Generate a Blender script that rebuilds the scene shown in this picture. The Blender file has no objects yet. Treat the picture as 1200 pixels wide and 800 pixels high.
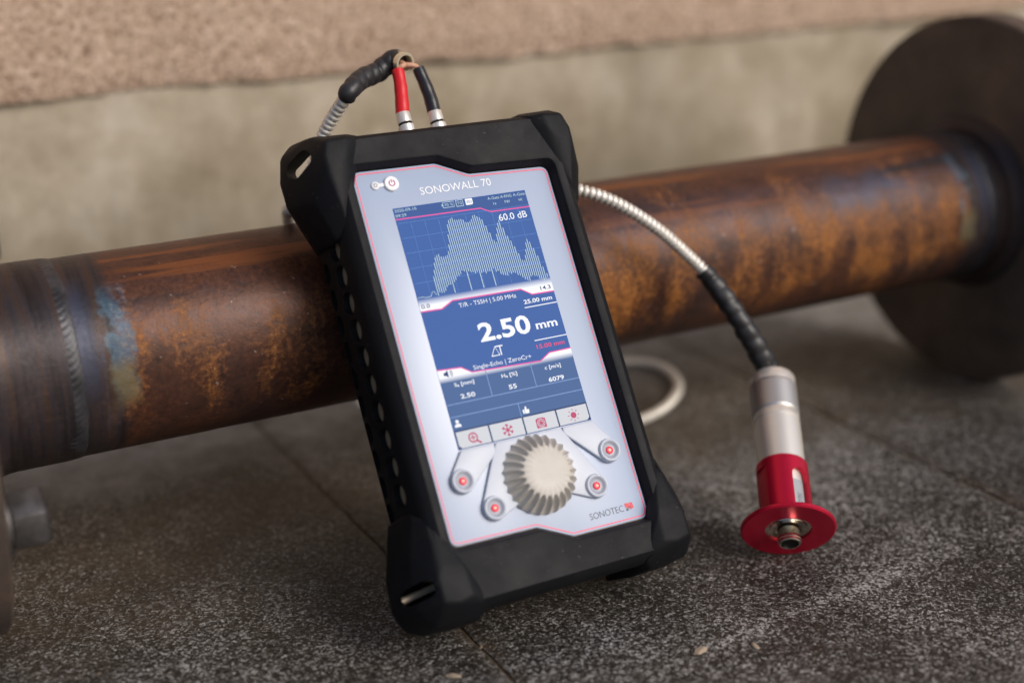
import bpy, bmesh, math, random
from mathutils import Vector, Matrix, Quaternion
from mathutils import noise as mnoise
random.seed(7)
sc = bpy.context.scene
COL = sc.collection
MM = 0.001                       # every shape below is written in millimetres
rad = math.radians

# ------------------------------------------------------------------ camera
CAM = Vector((-257.8, -452.3, 304.4))
YAW, PITCH, ROLL = 0.4889, 0.3285, 0.0237
fw = Vector((math.sin(YAW)*math.cos(PITCH), math.cos(YAW)*math.cos(PITCH), -math.sin(PITCH)))
rt = Vector((math.cos(YAW), -math.sin(YAW), 0))
dn = fw.cross(rt)
r2 = rt*math.cos(ROLL) + dn*math.sin(ROLL)
d2 = dn*math.cos(ROLL) - rt*math.sin(ROLL)
cd = bpy.data.cameras.new('camera')
cam = bpy.data.objects.new('camera', cd)
COL.objects.link(cam)
up = -d2; bk = -fw
cam.matrix_world = Matrix(((r2.x, up.x, bk.x, CAM.x*MM), (r2.y, up.y, bk.y, CAM.y*MM), (r2.z, up.z, bk.z, CAM.z*MM), (0, 0, 0, 1)))
cd.sensor_width = 36
cd.lens = 1655.06/1200*36
cd.clip_start = 0.01
cd.clip_end = 500
cd.dof.use_dof = True
cd.dof.focus_distance = 0.606
cd.dof.aperture_fstop = 3.2
sc.camera = cam

# ------------------------------------------------------------------ sky, sun, exposure
EXPOSURE = 0.48
SUN_EL, SUN_AZ = 35, 152        # azimuth measured clockwise from +Y (towards the wall)
w = bpy.data.worlds.new('World'); sc.world = w; w.use_nodes = True
nt = w.node_tree
sky = nt.nodes.new('ShaderNodeTexSky'); sky.sky_type = 'NISHITA'; sky.sun_disc = False
sky.sun_elevation = rad(SUN_EL); sky.sun_rotation = rad(SUN_AZ)
sky.air_density = 1.0; sky.dust_density = 3.0; sky.ozone_density = 1.0
hs = nt.nodes.new('ShaderNodeHueSaturation'); hs.inputs['Saturation'].default_value = 1.0
bg = nt.nodes['Background']; bg.inputs['Strength'].default_value = 0.08
nt.links.new(sky.outputs[0], hs.inputs['Color']); nt.links.new(hs.outputs[0], bg.inputs['Color'])
sd = bpy.data.lights.new('sun', 'SUN'); sd.energy = 1.45; sd.angle = rad(32); sd.color = (1.0, 0.94, 0.88)
sun = bpy.data.objects.new('sun', sd); COL.objects.link(sun)
sdir = Vector((math.sin(rad(SUN_AZ))*math.cos(rad(SUN_EL)), math.cos(rad(SUN_AZ))*math.cos(rad(SUN_EL)), math.sin(rad(SUN_EL))))
sun.rotation_euler = sdir.to_track_quat('Z', 'Y').to_euler()
sun.location = (0, 0, 3)
vs = sc.view_settings
vs.view_transform = 'Standard'; vs.look = 'None'; vs.gamma = 1; vs.exposure = EXPOSURE; vs.use_curve_mapping = False
GAIN = 2.0**EXPOSURE
sc.cycles.max_bounces = 5
sc.cycles.use_adaptive_sampling = True
sc.cycles.adaptive_threshold = 0.02
sc.cycles.use_denoising = True

# ------------------------------------------------------------------ helpers
def srgb(r, g, b):
    f = lambda c: (c/255/12.92) if c/255 <= 0.04045 else ((c/255+0.055)/1.055)**2.4
    return (f(r), f(g), f(b), 1)

class Mat:
    def __init__(s, name, col=(0.5, 0.5, 0.5), rough=0.5, metal=0.0, spec=0.5, emit=None, emit_s=0):
        s.m = bpy.data.materials.new(name); s.m.use_nodes = True
        s.t = s.m.node_tree; s.p = s.t.nodes['Principled BSDF']
        s.p.inputs['Base Color'].default_value = (*col[:3], 1)
        s.p.inputs['Roughness'].default_value = rough
        s.p.inputs['Metallic'].default_value = metal
        s.p.inputs['Specular IOR Level'].default_value = spec
        if emit:
            s.p.inputs['Emission Color'].default_value = (*emit[:3], 1)
            s.p.inputs['Emission Strength'].default_value = emit_s
        s._co = None
    def n(s, typ, **kw):
        nd = s.t.nodes.new(typ)
        for k, v in kw.items():
            if k in nd.inputs: s.put(nd.inputs[k], v)
            else: setattr(nd, k, v)
        return nd
    def put(s, sock, v):
        if isinstance(v, bpy.types.NodeSocket): s.t.links.new(v, sock)
        else:
            if hasattr(sock.default_value, '__len__') and not hasattr(v, '__len__'): v = (v,)*len(sock.default_value)
            if hasattr(sock.default_value, '__len__') and len(sock.default_value) == 4 and len(v) == 3: v = (*v, 1)
            sock.default_value = v
    @property
    def co(s):
        if s._co is None: s._co = s.n('ShaderNodeTexCoord')
        return s._co.outputs['Object']
    def math(s, op, a, b=None, c=None, clamp=False):
        nd = s.n('ShaderNodeMath', operation=op); nd.use_clamp = clamp
        s.put(nd.inputs[0], a)
        if b is not None: s.put(nd.inputs[1], b)
        if c is not None: s.put(nd.inputs[2], c)
        return nd.outputs[0]
    def sep(s, v=None):
        nd = s.n('ShaderNodeSeparateXYZ'); s.t.links.new(v or s.co, nd.inputs[0]); return nd.outputs
    def comb(s, x, y, z):
        nd = s.n('ShaderNodeCombineXYZ'); s.put(nd.inputs[0], x); s.put(nd.inputs[1], y); s.put(nd.inputs[2], z); return nd.outputs[0]
    def map(s, scale=(1, 1, 1), loc=(0, 0, 0), v=None):
        nd = s.n('ShaderNodeMapping'); s.t.links.new(v or s.co, nd.inputs[0])
        nd.inputs['Scale'].default_value = scale; nd.inputs['Location'].default_value = loc; return nd.outputs[0]
    def noise(s, scale, detail=4, rough=0.55, v=None, dist=0, out='Fac'):
        nd = s.n('ShaderNodeTexNoise'); s.t.links.new(v or s.co, nd.inputs['Vector'])
        nd.inputs['Scale'].default_value = scale; nd.inputs['Detail'].default_value = detail
        nd.inputs['Roughness'].default_value = rough; nd.inputs['Distortion'].default_value = dist
        return nd.outputs[out]
    def vor(s, scale, v=None, feature='F1', out='Distance'):
        nd = s.n('ShaderNodeTexVoronoi', feature=feature); s.t.links.new(v or s.co, nd.inputs['Vector'])
        nd.inputs['Scale'].default_value = scale; return nd.outputs[out]
    def ramp(s, fac, stops, interp='LINEAR'):
        nd = s.n('ShaderNodeValToRGB'); nd.color_ramp.interpolation = interp; s.t.links.new(fac, nd.inputs[0])
        e = nd.color_ramp.elements
        while len(e) < len(stops): e.new(0.5)
        for i, (p, c) in enumerate(stops):
            e[i].position = p; e[i].color = (c, c, c, 1) if not hasattr(c, '__len__') else (*c[:3], 1)
        return nd.outputs[0]
    def mix(s, fac, a, b, mode='MIX'):
        nd = s.n('ShaderNodeMix', data_type='RGBA', blend_type=mode)
        s.put(nd.inputs[0], fac); s.put(nd.inputs[6], a); s.put(nd.inputs[7], b); return nd.outputs[2]
    def band(s, x, c, wd, soft):       # 1 inside |x-c|<wd fading over soft
        d = s.math('ABSOLUTE', s.math('SUBTRACT', x, c))
        return s.math('DIVIDE', s.math('SUBTRACT', wd+soft, d), soft, clamp=True)
    def bump(s, h, strength=0.3, dist=0.001):
        nd = s.n('ShaderNodeBump'); nd.inputs['Strength'].default_value = strength; nd.inputs['Distance'].default_value = dist
        s.t.links.new(h, nd.inputs['Height']); s.t.links.new(nd.outputs[0], s.p.inputs['Normal'])
    def set(s, name, v): s.put(s.p.inputs[name], v)

def link(name, me, mat=None, parent=None, loc=None):
    o = bpy.data.objects.new(name, me); COL.objects.link(o)
    if mat is not None: me.materials.append(mat.m if isinstance(mat, Mat) else mat)
    if parent is not None: o.parent = parent
    if loc is not None: o.location = loc
    return o

def mesh(name, verts, faces, smooth=False, angle=None):
    me = bpy.data.meshes.new(name)
    me.from_pydata([(v[0]*MM, v[1]*MM, v[2]*MM) for v in verts], [], faces)
    me.update()
    if smooth:
        me.shade_smooth()
        if angle: me.set_sharp_from_angle(angle=rad(angle))
    return me

def from_bm(name, bm, smooth=True, angle=40):
    bmesh.ops.recalc_face_normals(bm, faces=bm.faces)
    bmesh.ops.scale(bm, vec=(MM, MM, MM), verts=bm.verts)
    me = bpy.data.meshes.new(name); bm.to_mesh(me); bm.free()
    if smooth:
        me.shade_smooth()
        if angle: me.set_sharp_from_angle(angle=rad(angle))
    return me

def loft(rings, closed=True, cap0=False, cap1=False):
    n = len(rings[0]); V = [p for r in rings for p in r]; F = []
    for i in range(len(rings)-1):
        for j in range(n if closed else n-1):
            k = (j+1) % n
            F.append((i*n+j, i*n+k, (i+1)*n+k, (i+1)*n+j))
    if cap0: F.append(tuple(reversed(range(n))))
    if cap1: F.append(tuple(range((len(rings)-1)*n, len(rings)*n)))
    return V, F

def lathe(profile, seg=48, fr=None, caps=(True, True)):
    """profile (radius, height) about local z, radius function fr(angle, i) optional"""
    rings = []
    for i, (r, h) in enumerate(profile):
        rings.append([(((r if fr is None else fr(r, 2*math.pi*k/seg, i))*math.cos(2*math.pi*k/seg)),
                       ((r if fr is None else fr(r, 2*math.pi*k/seg, i))*math.sin(2*math.pi*k/seg)), h) for k in range(seg)])
    return loft(rings, True, caps[0] and profile[0][0] > 0.001, caps[1] and profile[-1][0] > 0.001)

def prism(poly, z0, z1):
    n = len(poly)
    return loft([[(x, y, z0) for x, y in poly], [(x, y, z1) for x, y in poly]], True, True, True)

def bev(V, F, off, seg=2, angle=30):
    bm = bmesh.new()
    vs_ = [bm.verts.new(v) for v in V]
    for f in F: bm.faces.new([vs_[i] for i in f])
    bmesh.ops.recalc_face_normals(bm, faces=bm.faces)
    es = [e for e in bm.edges if len(e.link_faces) == 2 and e.calc_face_angle(0) > rad(angle)]
    if es: bmesh.ops.bevel(bm, geom=es, offset=off, segments=seg, profile=0.5, affect='EDGES', clamp_overlap=True)
    return bm

def catmull(P, step=1.0):
    P = [Vector(p) for p in P]; P = [P[0]*2-P[1]]+P+[P[-1]*2-P[-2]]; out = []
    for i in range(1, len(P)-2):
        n = 24
        for k in range(n):
            t = k/n
            a, b, c, d = P[i-1], P[i], P[i+1], P[i+2]
            out.append(0.5*((2*b)+(c-a)*t+(2*a-5*b+4*c-d)*t*t+(3*b-a-3*c+d)*t*t*t))
    out.append(P[-2])
    # resample evenly
    L = [0]
    for i in range(1, len(out)): L.append(L[-1]+(out[i]-out[i-1]).length)
    n = max(2, int(L[-1]/step)); res = []; j = 0
    for k in range(n+1):
        s = L[-1]*k/n
        while j < len(L)-2 and L[j+1] < s: j += 1
        t = (s-L[j])/max(1e-9, L[j+1]-L[j]); res.append(out[j].lerp(out[j+1], min(1, max(0, t))))
    return res, L[-1]

def sweep(pts, radf, seg=16, cap=True):
    n = len(pts); T = []
    for i in range(n): T.append((pts[min(n-1, i+1)]-pts[max(0, i-1)]).normalized())
    up_ = Vector((0, 0, 1)) if abs(T[0].z) < 0.9 else Vector((1, 0, 0))
    N = (up_-T[0]*up_.dot(T[0])).normalized(); rings = []
    for i in range(n):
        N = (N-T[i]*N.dot(T[i])).normalized(); B = T[i].cross(N)
        ring = []
        for k in range(seg):
            a = 2*math.pi*k/seg; r = radf(i/(n-1), i, a)
            ring.append(tuple(pts[i]+N*(r*math.cos(a))+B*(r*math.sin(a))))
        rings.append(ring)
    return loft(rings, True, cap, cap)

def hull(points):
    bm = bmesh.new()
    for p in points: bm.verts.new(p)
    r = bmesh.ops.convex_hull(bm, input=bm.verts)
    bmesh.ops.delete(bm, geom=[g for g in set(r['geom_interior']+r['geom_unused']) if isinstance(g, bmesh.types.BMVert)], context='VERTS')
    bmesh.ops.dissolve_limit(bm, angle_limit=rad(3), verts=bm.verts, edges=bm.edges)
    return bm

def hull2(points):
    P = sorted(set(points)); 
    def half(P):
        h = []
        for p in P:
            while len(h) >= 2 and (h[-1][0]-h[-2][0])*(p[1]-h[-2][1])-(h[-1][1]-h[-2][1])*(p[0]-h[-2][0]) <= 0: h.pop()
            h.append(p)
        return h[:-1]
    return half(P)+half(P[::-1])

def boolean(me, cutters, op='DIFFERENCE'):
    o = bpy.data.objects.new('tmp', me); COL.objects.link(o); cs = []
    for c in cutters:
        co = bpy.data.objects.new('cut', c); COL.objects.link(co); cs.append(co)
        md = o.modifiers.new('b', 'BOOLEAN'); md.object = co; md.operation = op; md.solver = 'EXACT'
    dg = bpy.context.evaluated_depsgraph_get()
    nm = bpy.data.meshes.new_from_object(o.evaluated_get(dg))
    for x in cs+[o]: bpy.data.objects.remove(x)
    return nm

def tag(o, label=None, cat=None, kind=None, group=None):
    if label: o['label'] = label
    if cat: o['category'] = cat
    if kind: o['kind'] = kind
    if group: o['group'] = group
    return o

def empty(name, loc):
    o = bpy.data.objects.new(name, None); o.empty_display_size = 0.02; COL.objects.link(o)
    o.location = Vector(loc)*MM; return o

def circ(cx, cy, r, n=24, a0=0, a1=2*math.pi):
    return [(cx+r*math.cos(a0+(a1-a0)*k/n), cy+r*math.sin(a0+(a1-a0)*k/n)) for k in range(n)]

# ------------------------------------------------------------------ materials: setting
def mat_stone():
    m = Mat('flamed_granite', rough=0.62)
    x, y, z = m.sep()
    warp = m.n('ShaderNodeVectorMath', operation='ADD'); m.put(warp.inputs[0], m.co)
    wv = m.n('ShaderNodeVectorMath', operation='SCALE'); m.put(wv.inputs[0], m.noise(700, 2, 0.6, out='Color')); wv.inputs['Scale'].default_value = 0.0016
    m.put(warp.inputs[1], wv.outputs[0]); wc = warp.outputs[0]
    c1 = m.sep(m.vor(900, wc, out='Color'))[0]           # crystals, random tone each
    c2 = m.sep(m.vor(1500, wc, out='Color'))[1]
    mid = m.noise(260, 3, 0.6, v=m.map(loc=(3, 1, 0)))
    big = m.noise(9, 4, 0.6)
    big2 = m.noise(26, 5, 0.68, v=m.map(loc=(5, 2, 0)))
    tone = m.math('ADD', m.math('ADD', m.math('MULTIPLY', c1, 0.6), m.math('MULTIPLY', c2, 0.4)), -0.045)
    tone = m.math('ADD', tone, m.math('MULTIPLY', m.math('SUBTRACT', mid, 0.5), 0.55))
    tone = m.math('ADD', tone, m.math('MULTIPLY', m.math('SUBTRACT', big2, 0.52), 0.55))
    tone = m.math('ADD', tone, m.math('MULTIPLY', m.math('SUBTRACT', big, 0.5), 0.5))
    # pale worn area and a scraped streak running along the slab in front of the probe
    wx = m.math('ADD', x, m.math('MULTIPLY', m.math('SUBTRACT', big2, 0.5), 0.12)); wy = m.math('ADD', y, m.math('MULTIPLY', m.math('SUBTRACT', big, 0.5), 0.12))
    worn = m.math('MULTIPLY', m.band(wx, 0.175, 0.05, 0.09), m.band(wy, 0.075, 0.012, 0.05))
    sy = m.math('SUBTRACT', y, m.math('MULTIPLY', x, 0.10))
    scr = m.math('MULTIPLY', m.band(m.math('ADD', sy, m.math('MULTIPLY', m.math('SUBTRACT', big2, 0.5), 0.02)), -0.0505, 0.0012, 0.006), m.band(x, 0.105, 0.05, 0.05))
    tone = m.math('ADD', tone, m.math('ADD', m.math('MULTIPLY', worn, 0.22), m.math('MULTIPLY', scr, 0.16)))
    col = m.ramp(tone, [(0.22, (0.010, 0.008, 0.0065)), (0.46, (0.036, 0.030, 0.025)), (0.60, (0.085, 0.078, 0.072)), (0.78, (0.24, 0.232, 0.225)), (0.95, (0.42, 0.41, 0.40))])
    # brown dirt band under the pipe, paler grey towards the wall
    wob = m.math('ADD', y, m.math('MULTIPLY', m.math('SUBTRACT', big, 0.5), 0.12))
    dirt = m.band(wob, 0.150, 0.035, 0.075)
    brk = m.ramp(m.noise(40, 5, 0.7, v=m.map(loc=(2, 7, 0))), [(0.35, 0.2), (0.65, 1)])
    col = m.mix(m.math('MULTIPLY', m.math('MULTIPLY', dirt, brk), 0.42), col, (0.085, 0.058, 0.036))
    brown = m.ramp(m.noise(13, 4, 0.65, v=m.map(loc=(8, 3, 0))), [(0.5, 0.0), (0.7, 0.22)])
    col = m.mix(brown, col, (0.055, 0.038, 0.024))
    backgrey = m.math('DIVIDE', m.math('SUBTRACT', wob, 0.215), 0.05, clamp=True)
    backgreyc = m.ramp(m.noise(60, 5, 0.7, v=m.map(loc=(4, 0, 0))), [(0.3, (0.13, 0.118, 0.108)), (0.7, (0.36, 0.345, 0.33))])
    col = m.mix(m.math('MULTIPLY', backgrey, 0.75), col, backgreyc)
    # dirt gathered along the joints
    jd = m.math('ABSOLUTE', m.math('SUBTRACT', m.math('MODULO', m.math('ADD', x, 2.864+0.033+0.1432), 0.2864), 0.1432))
    je = m.math('MULTIPLY', m.math('DIVIDE', m.math('SUBTRACT', 0.010, jd), 0.009, clamp=True), m.ramp(m.noise(80, 4, 0.7), [(0.38, 0.05), (0.62, 0.55)]))
    col = m.mix(je, col, (0.075, 0.05, 0.03))
    m.set('Base Color', col)
    m.set('Roughness', m.ramp(mid, [(0.3, 0.4), (0.7, 0.7)]))
    h = m.math('ADD', m.math('MULTIPLY', c1, 0.35), m.math('ADD', m.math('MULTIPLY', mid, 0.9), m.math('MULTIPLY', big2, 0.6)))
    m.bump(h, 0.8, 0.0012)
    return m

def mat_joint():
    m = Mat('joint_sand', rough=0.95)
    m.set('Base Color', m.ramp(m.noise(300, 4, 0.7), [(0.3, (0.05, 0.035, 0.022)), (0.7, (0.15, 0.105, 0.065))]))
    m.bump(m.noise(500, 3), 0.8, 0.001); return m

def mat_plaster():
    m = Mat('roughcast', rough=0.95, spec=0.2)
    g = m.noise(320, 4, 0.75); b = m.noise(7, 5, 0.65)
    col = m.ramp(g, [(0.36, (0.24, 0.15, 0.10)), (0.5, (0.60, 0.43, 0.32)), (0.62, (0.86, 0.68, 0.55))])
    col = m.mix(m.ramp(b, [(0.4, 0.0), (0.75, 0.35)]), col, (0.46, 0.32, 0.235))
    m.set('Base Color', col); m.bump(g, 1.0, 0.003); return m

def mat_plinth():
    m = Mat('plinth_concrete', rough=0.9, spec=0.25)
    x, y, z = m.sep()
    n1 = m.noise(11, 5, 0.65); n2 = m.noise(70, 4, 0.6)
    run = m.noise(16, 5, 0.6, v=m.map(scale=(1.3, 1, 0.22)))
    col = m.ramp(n1, [(0.33, (0.27, 0.22, 0.15)), (0.5, (0.42, 0.36, 0.275)), (0.68, (0.55, 0.49, 0.41))])
    col = m.mix(m.ramp(n2, [(0.4, 0.0), (0.8, 0.3)]), col, (0.2, 0.165, 0.12))
    # damp, mossy staining rising from the pavement, in runs
    zz = m.math('ADD', z, m.math('MULTIPLY', m.math('SUBTRACT', run, 0.5), 0.16))
    damp = m.math('DIVIDE', m.math('SUBTRACT', 0.135, zz), 0.085, clamp=True)
    col = m.mix(m.math('MULTIPLY', damp, 0.75), col, (0.14, 0.115, 0.07))
    st = m.ramp(m.noise(5, 4, 0.6, v=m.map(loc=(0.37, 0, 0.2), scale=(1, 1, 0.6))), [(0.48, 0), (0.66, 0.75)])
    col = m.mix(st, col, (0.17, 0.14, 0.085))
    m.set('Base Color', col); m.bump(n2, 0.5, 0.002); return m

STONE, JOINT, PLASTER, PLINTH = mat_stone(), mat_joint(), mat_plaster(), mat_plinth()

# ------------------------------------------------------------------ ground, paving
g = link('ground', mesh('ground', [(-60000, -60000, -1.9), (60000, -60000, -1.9), (60000, 60000, -1.9), (-60000, 60000, -1.9)], [(0, 1, 2, 3)]), JOINT)
tag(g, 'brown joint sand and bare ground beneath the paving', None, 'structure')
pav = empty('pavement', (0, 0, 0)); tag(pav, 'dark speckled granite slab paving with narrow sandy joints', None, 'structure')
WALLY = 385.0
xs = [-33+286.4*k for k in range(-5, 8)]
ys = [-1160, -780, -400, WALLY+25]
for i in range(len(xs)-1):
    for j in range(len(ys)-1):
        x0, x1, y0, y1 = xs[i]+0.8, xs[i+1]-0.8, ys[j]+0.8, ys[j+1]-0.8
        dz = 0.0 if j == 2 else random.uniform(-0.5, 0.3)
        V = []; F = []
        nx, ny = 60, max(30, int((y1-y0)/7))
        def P(a, b): return (x0+(x1-x0)*a/nx, y0+(y1-y0)*b/ny)
        for b in range(ny+1):
            for a in range(nx+1):
                px, py = P(a, b); e = a in (0, nx) or b in (0, ny)
                wx = 0; wy = 0
                if a in (0, nx): wx = 0.9*mnoise.noise((px*0.02, py*0.06, 1.3))
                if b in (0, ny): wy = 0.9*mnoise.noise((px*0.06, py*0.02, 4.3))
                V.append((px+wx, py+wy, dz-(1.2 if e else 0)))
        for b in range(ny):
            for a in range(nx):
                q = b*(nx+1)+a; F.append((q, q+1, q+nx+2, q+nx+1))
        # skirt
        rim = [a for a in range(nx+1)]+[b*(nx+1)+nx for b in range(1, ny+1)]+[ny*(nx+1)+a for a in range(nx-1, -1, -1)]+[b*(nx+1) for b in range(ny-1, 0, -1)]
        s0 = len(V)
        for r_ in rim: V.append((V[r_][0], V[r_][1], -30))
        for k in range(len(rim)):
            k2 = (k+1) % len(rim); F.append((rim[k2], rim[k], s0+k, s0+k2))
        link('slab', mesh('slab', V, F, True, 50), STONE, pav)

# ------------------------------------------------------------------ wall
wall = empty('wall', (0, WALLY, 0)); tag(wall, 'house wall with pinkish roughcast plaster over a grey concrete plinth', 'wall')
def grid_wall(name, x0, x1, z0, z1, y, depth, nx, nz, disp, mat, zfun=None):
    V = []; F = []
    for k in range(nz+1):
        for i in range(nx+1):
            X = x0+(x1-x0)*i/nx; Z = z0+(z1-z0)*k/nz
            if zfun: Z += zfun(X, k/nz)
            V.append((X, y-disp(X, Z, k/nz), Z))
    for k in range(nz):
        for i in range(nx):
            q = k*(nx+1)+i; F.append((q, q+1, q+nx+2, q+nx+1))
    # close to the back
    b = len(V); 
    for i in range(nx+1): V.append((V[i][0], y+depth, V[i][2]))
    for i in range(nx): F.append((i+1, i, b+i, b+i+1))
    t = len(V)
    for i in range(nx+1): V.append((V[nz*(nx+1)+i][0], y+depth, V[nz*(nx+1)+i][2]))
    for i in range(nx): F.append((nz*(nx+1)+i, nz*(nx+1)+i+1, t+i+1, t+i))
    F.append((b, b+nx, t+nx, t))
    s = [k*(nx+1) for k in range(nz+1)]; F.append(tuple([b]+s+[t]))
    s = [k*(nx+1)+nx for k in range(nz+1)]; F.append(tuple([b+nx, t+nx]+s[::-1]))
    return link(name, mesh(name, V, F, True, 60), mat, wall)
def dpl(X, Z, t): return 2.5*mnoise.noise((X*0.006, Z*0.006, 2))+0.8*mnoise.noise((X*0.05, Z*0.05, 5))
pz = 181.5
grid_wall('plinth', -1400, 2300, -30, pz+3, 0, 180, 260, 14, dpl, PLINTH)
def dro(X, Z, t):
    edge = math.exp(-t*26)
    return 9+3*mnoise.noise((X*0.01, Z*0.01, 7))+2.4*abs(mnoise.noise((X*0.12, Z*0.12, 1)))+2.0*mnoise.noise((X*0.3, Z*0.3, 3))-5*edge
def zro(X, t): return (2.2*mnoise.noise((X*0.012, 0, 9))+1.6*mnoise.noise((X*0.06, 0, 3)))*math.exp(-t*40)
grid_wall('roughcast', -1400, 2300, pz, pz+420, 0, 180, 740, 84, dro, PLASTER, zro)
V, F = prism([(-1400, -9), (2300, -9), (2300, 180), (-1400, 180)], pz+418, 3000)
link('upper_wall', mesh('upper_wall', V, F), PLASTER, wall)

# ------------------------------------------------------------------ pipe
PY, PZ, PR, FR = 141.2, 107.3, 42.8, 107.3
XW0, XW1 = -164.5, 345.0        # welds
XF0, XF1 = -203.0, 361.9        # inner flange faces
def mat_pipe():
    m = Mat('rusty_steel', rough=0.45)
    x, y, z = m.sep()                                  # object space: x along, y, z across
    th = m.math('ARCTAN2', z, m.math('MULTIPLY', y, -1.0))   # 0 = front, +90deg = top
    arc = m.math('MULTIPLY', th, 0.0428)
    uv = m.comb(x, arc, 0.0)
    n_big = m.noise(16, 5, 0.62, v=uv)
    n_mid = m.noise(60, 6, 0.68, v=m.map(loc=(2, 3, 0), v=uv))
    n_fin = m.noise(420, 4, 0.65, v=uv)
    streak = m.noise(26, 4, 0.6, v=m.map(scale=(0.16, 2.3, 1), loc=(0, 0.7, 0), v=uv))
    drip = m.noise(58, 5, 0.62, v=m.map(scale=(1.0, 0.30, 1), loc=(1.1, 0, 0), v=uv), dist=0.3)
    # mill scale, purple brown, iridescent
    scale = m.ramp(n_mid, [(0.3, (0.018, 0.013, 0.013)), (0.5, (0.045, 0.028, 0.027)), (0.7, (0.08, 0.05, 0.045))])
    rust = m.ramp(n_fin, [(0.25, (0.09, 0.030, 0.008)), (0.5, (0.25, 0.092, 0.020)), (0.75, (0.42, 0.18, 0.045))])
    redrust = m.ramp(n_fin, [(0.3, (0.05, 0.019, 0.011)), (0.7, (0.15, 0.056, 0.026))])
    # height masks: orange drips on the front belly
    belly = m.band(th, -0.02, 0.34, 0.5)
    rm = m.math('ADD', m.math('MULTIPLY', drip, 0.95), m.math('ADD', m.math('MULTIPLY', n_mid, 0.30), m.math('MULTIPLY', n_big, 0.2)))
    rm = m.math('ADD', rm, m.math('MULTIPLY', m.math('SUBTRACT', belly, 0.6), 0.16))
    xl = m.math('DIVIDE', m.math('SUBTRACT', x, -0.03), 0.10, clamp=True)
    rm = m.math('ADD', rm, m.math('MULTIPLY', m.math('SUBTRACT', xl, 1.0), 0.085))
    rm = m.math('ADD', rm, m.math('MULTIPLY', m.math('SUBTRACT', n_fin, 0.5), 0.30))
    rmask = m.ramp(rm, [(0.70, 0.0), (0.80, 0.38), (0.90, 1.0)])
    col = m.mix(m.ramp(m.math('ADD', m.math('MULTIPLY', n_big, 0.6), m.math('MULTIPLY', n_mid, 0.4)), [(0.36, 0.1), (0.58, 0.9)]), scale, redrust)
    col = m.mix(m.math('MULTIPLY', rmask, 0.92), col, rust)
    # lengthwise bright rust lines and dark mill marks near the top
    topm = m.band(th, 1.12, 0.22, 0.35)
    col = m.mix(m.math('MULTIPLY', topm, m.ramp(streak, [(0.575, 0), (0.63, 0.8)])), col, (0.20, 0.07, 0.026))
    col = m.mix(m.math('MULTIPLY', m.band(th, 1.2, 0.3, 0.3), m.ramp(streak, [(0.38, 0.9), (0.46, 0.0)])), col, (0.022, 0.019, 0.020))
    # bluish sheen of the sky, painted into the upper front flank's colour
    bl = m.math('MULTIPLY', m.band(th, 0.72, 0.08, 0.3), m.ramp(m.noise(22, 5, 0.7, v=m.map(scale=(0.7, 1, 1), loc=(7, 0, 0), v=uv)), [(0.48, 0.0), (0.68, 0.75)]))
    xr = m.math('DIVIDE', m.math('SUBTRACT', x, 0.16), 0.1, clamp=True)
    bl = m.math('MULTIPLY', bl, m.math('ADD', 0.3, m.math('MULTIPLY', xr, 0.7)))
    col = m.mix(bl, col, (0.055, 0.075, 0.125))
    # specks
    col = m.mix(m.ramp(m.noise(300, 2, 0.5, v=m.map(loc=(8, 1, 0), v=uv)), [(0.70, 0.0), (0.75, 0.6)]), col, (0.3, 0.24, 0.22))
    # heat tint by the welds
    wob = m.math('MULTIPLY', m.math('SUBTRACT', m.noise(55, 6, 0.75, v=uv), 0.5), 0.014)
    hubl = m.noise(150, 3, 0.6, v=m.map(scale=(1.0, 0.06, 1), v=uv))
    for xw, sgn in ((XW0*MM, 1.0), (XW1*MM, -1.0)):
        d = m.math('ADD', m.math('MULTIPLY', m.math('SUBTRACT', x, xw), sgn), wob)
        hz = m.math('DIVIDE', m.math('SUBTRACT', 0.024, d), 0.005, clamp=True)
        dk = m.ramp(hubl, [(0.36, (0.014, 0.012, 0.013)), (0.5, (0.034, 0.03, 0.036)), (0.6, (0.05, 0.03, 0.022)), (0.7, (0.045, 0.05, 0.075))])
        col = m.mix(m.math('MULTIPLY', hz, 0.92), col, dk)
        b1 = m.math('MULTIPLY', m.band(d, 0.022, 0.0045, 0.0018), m.ramp(n_mid, [(0.46, 0.0), (0.56, 1)]))
        fl = m.band(th, 0.42, 0.34, 0.3)
        col = m.mix(m.math('MULTIPLY', m.math('MULTIPLY', b1, fl), 0.65), col, m.ramp(n_fin, [(0.3, (0.03, 0.07, 0.14)), (0.55, (0.07, 0.14, 0.20)), (0.75, (0.20, 0.26, 0.26))]))
        b2 = m.math('MULTIPLY', m.band(d, 0.0215, 0.003, 0.004), m.band(th, -0.02, 0.12, 0.16))
        col = m.mix(m.math('MULTIPLY', b2, 0.8), col, (0.14, 0.11, 0.055))
        b3 = m.math('MULTIPLY', m.band(d, 0.007, 0.0025, 0.005), m.band(th, 0.5, 0.3, 0.4))
        col = m.mix(m.math('MULTIPLY', b3, 0.7), col, (0.045, 0.055, 0.095))
    m.set('Base Color', col)
    m.set('Metallic', m.math('MULTIPLY', m.math('SUBTRACT', 1.0, rmask), 0.3)); m.set('Specular IOR Level', 0.32)
    m.set('Roughness', m.math('ADD', 0.40, m.math('ADD', m.math('MULTIPLY', rmask, 0.3), m.math('MULTIPLY', m.math('SUBTRACT', n_fin, 0.5), 0.3)), clamp=True))
    m.bump(m.math('ADD', m.math('MULTIPLY', n_fin, 0.5), m.math('ADD', n_mid, m.math('MULTIPLY', rmask, 0.25))), 0.4, 0.0006)
    return m
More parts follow.
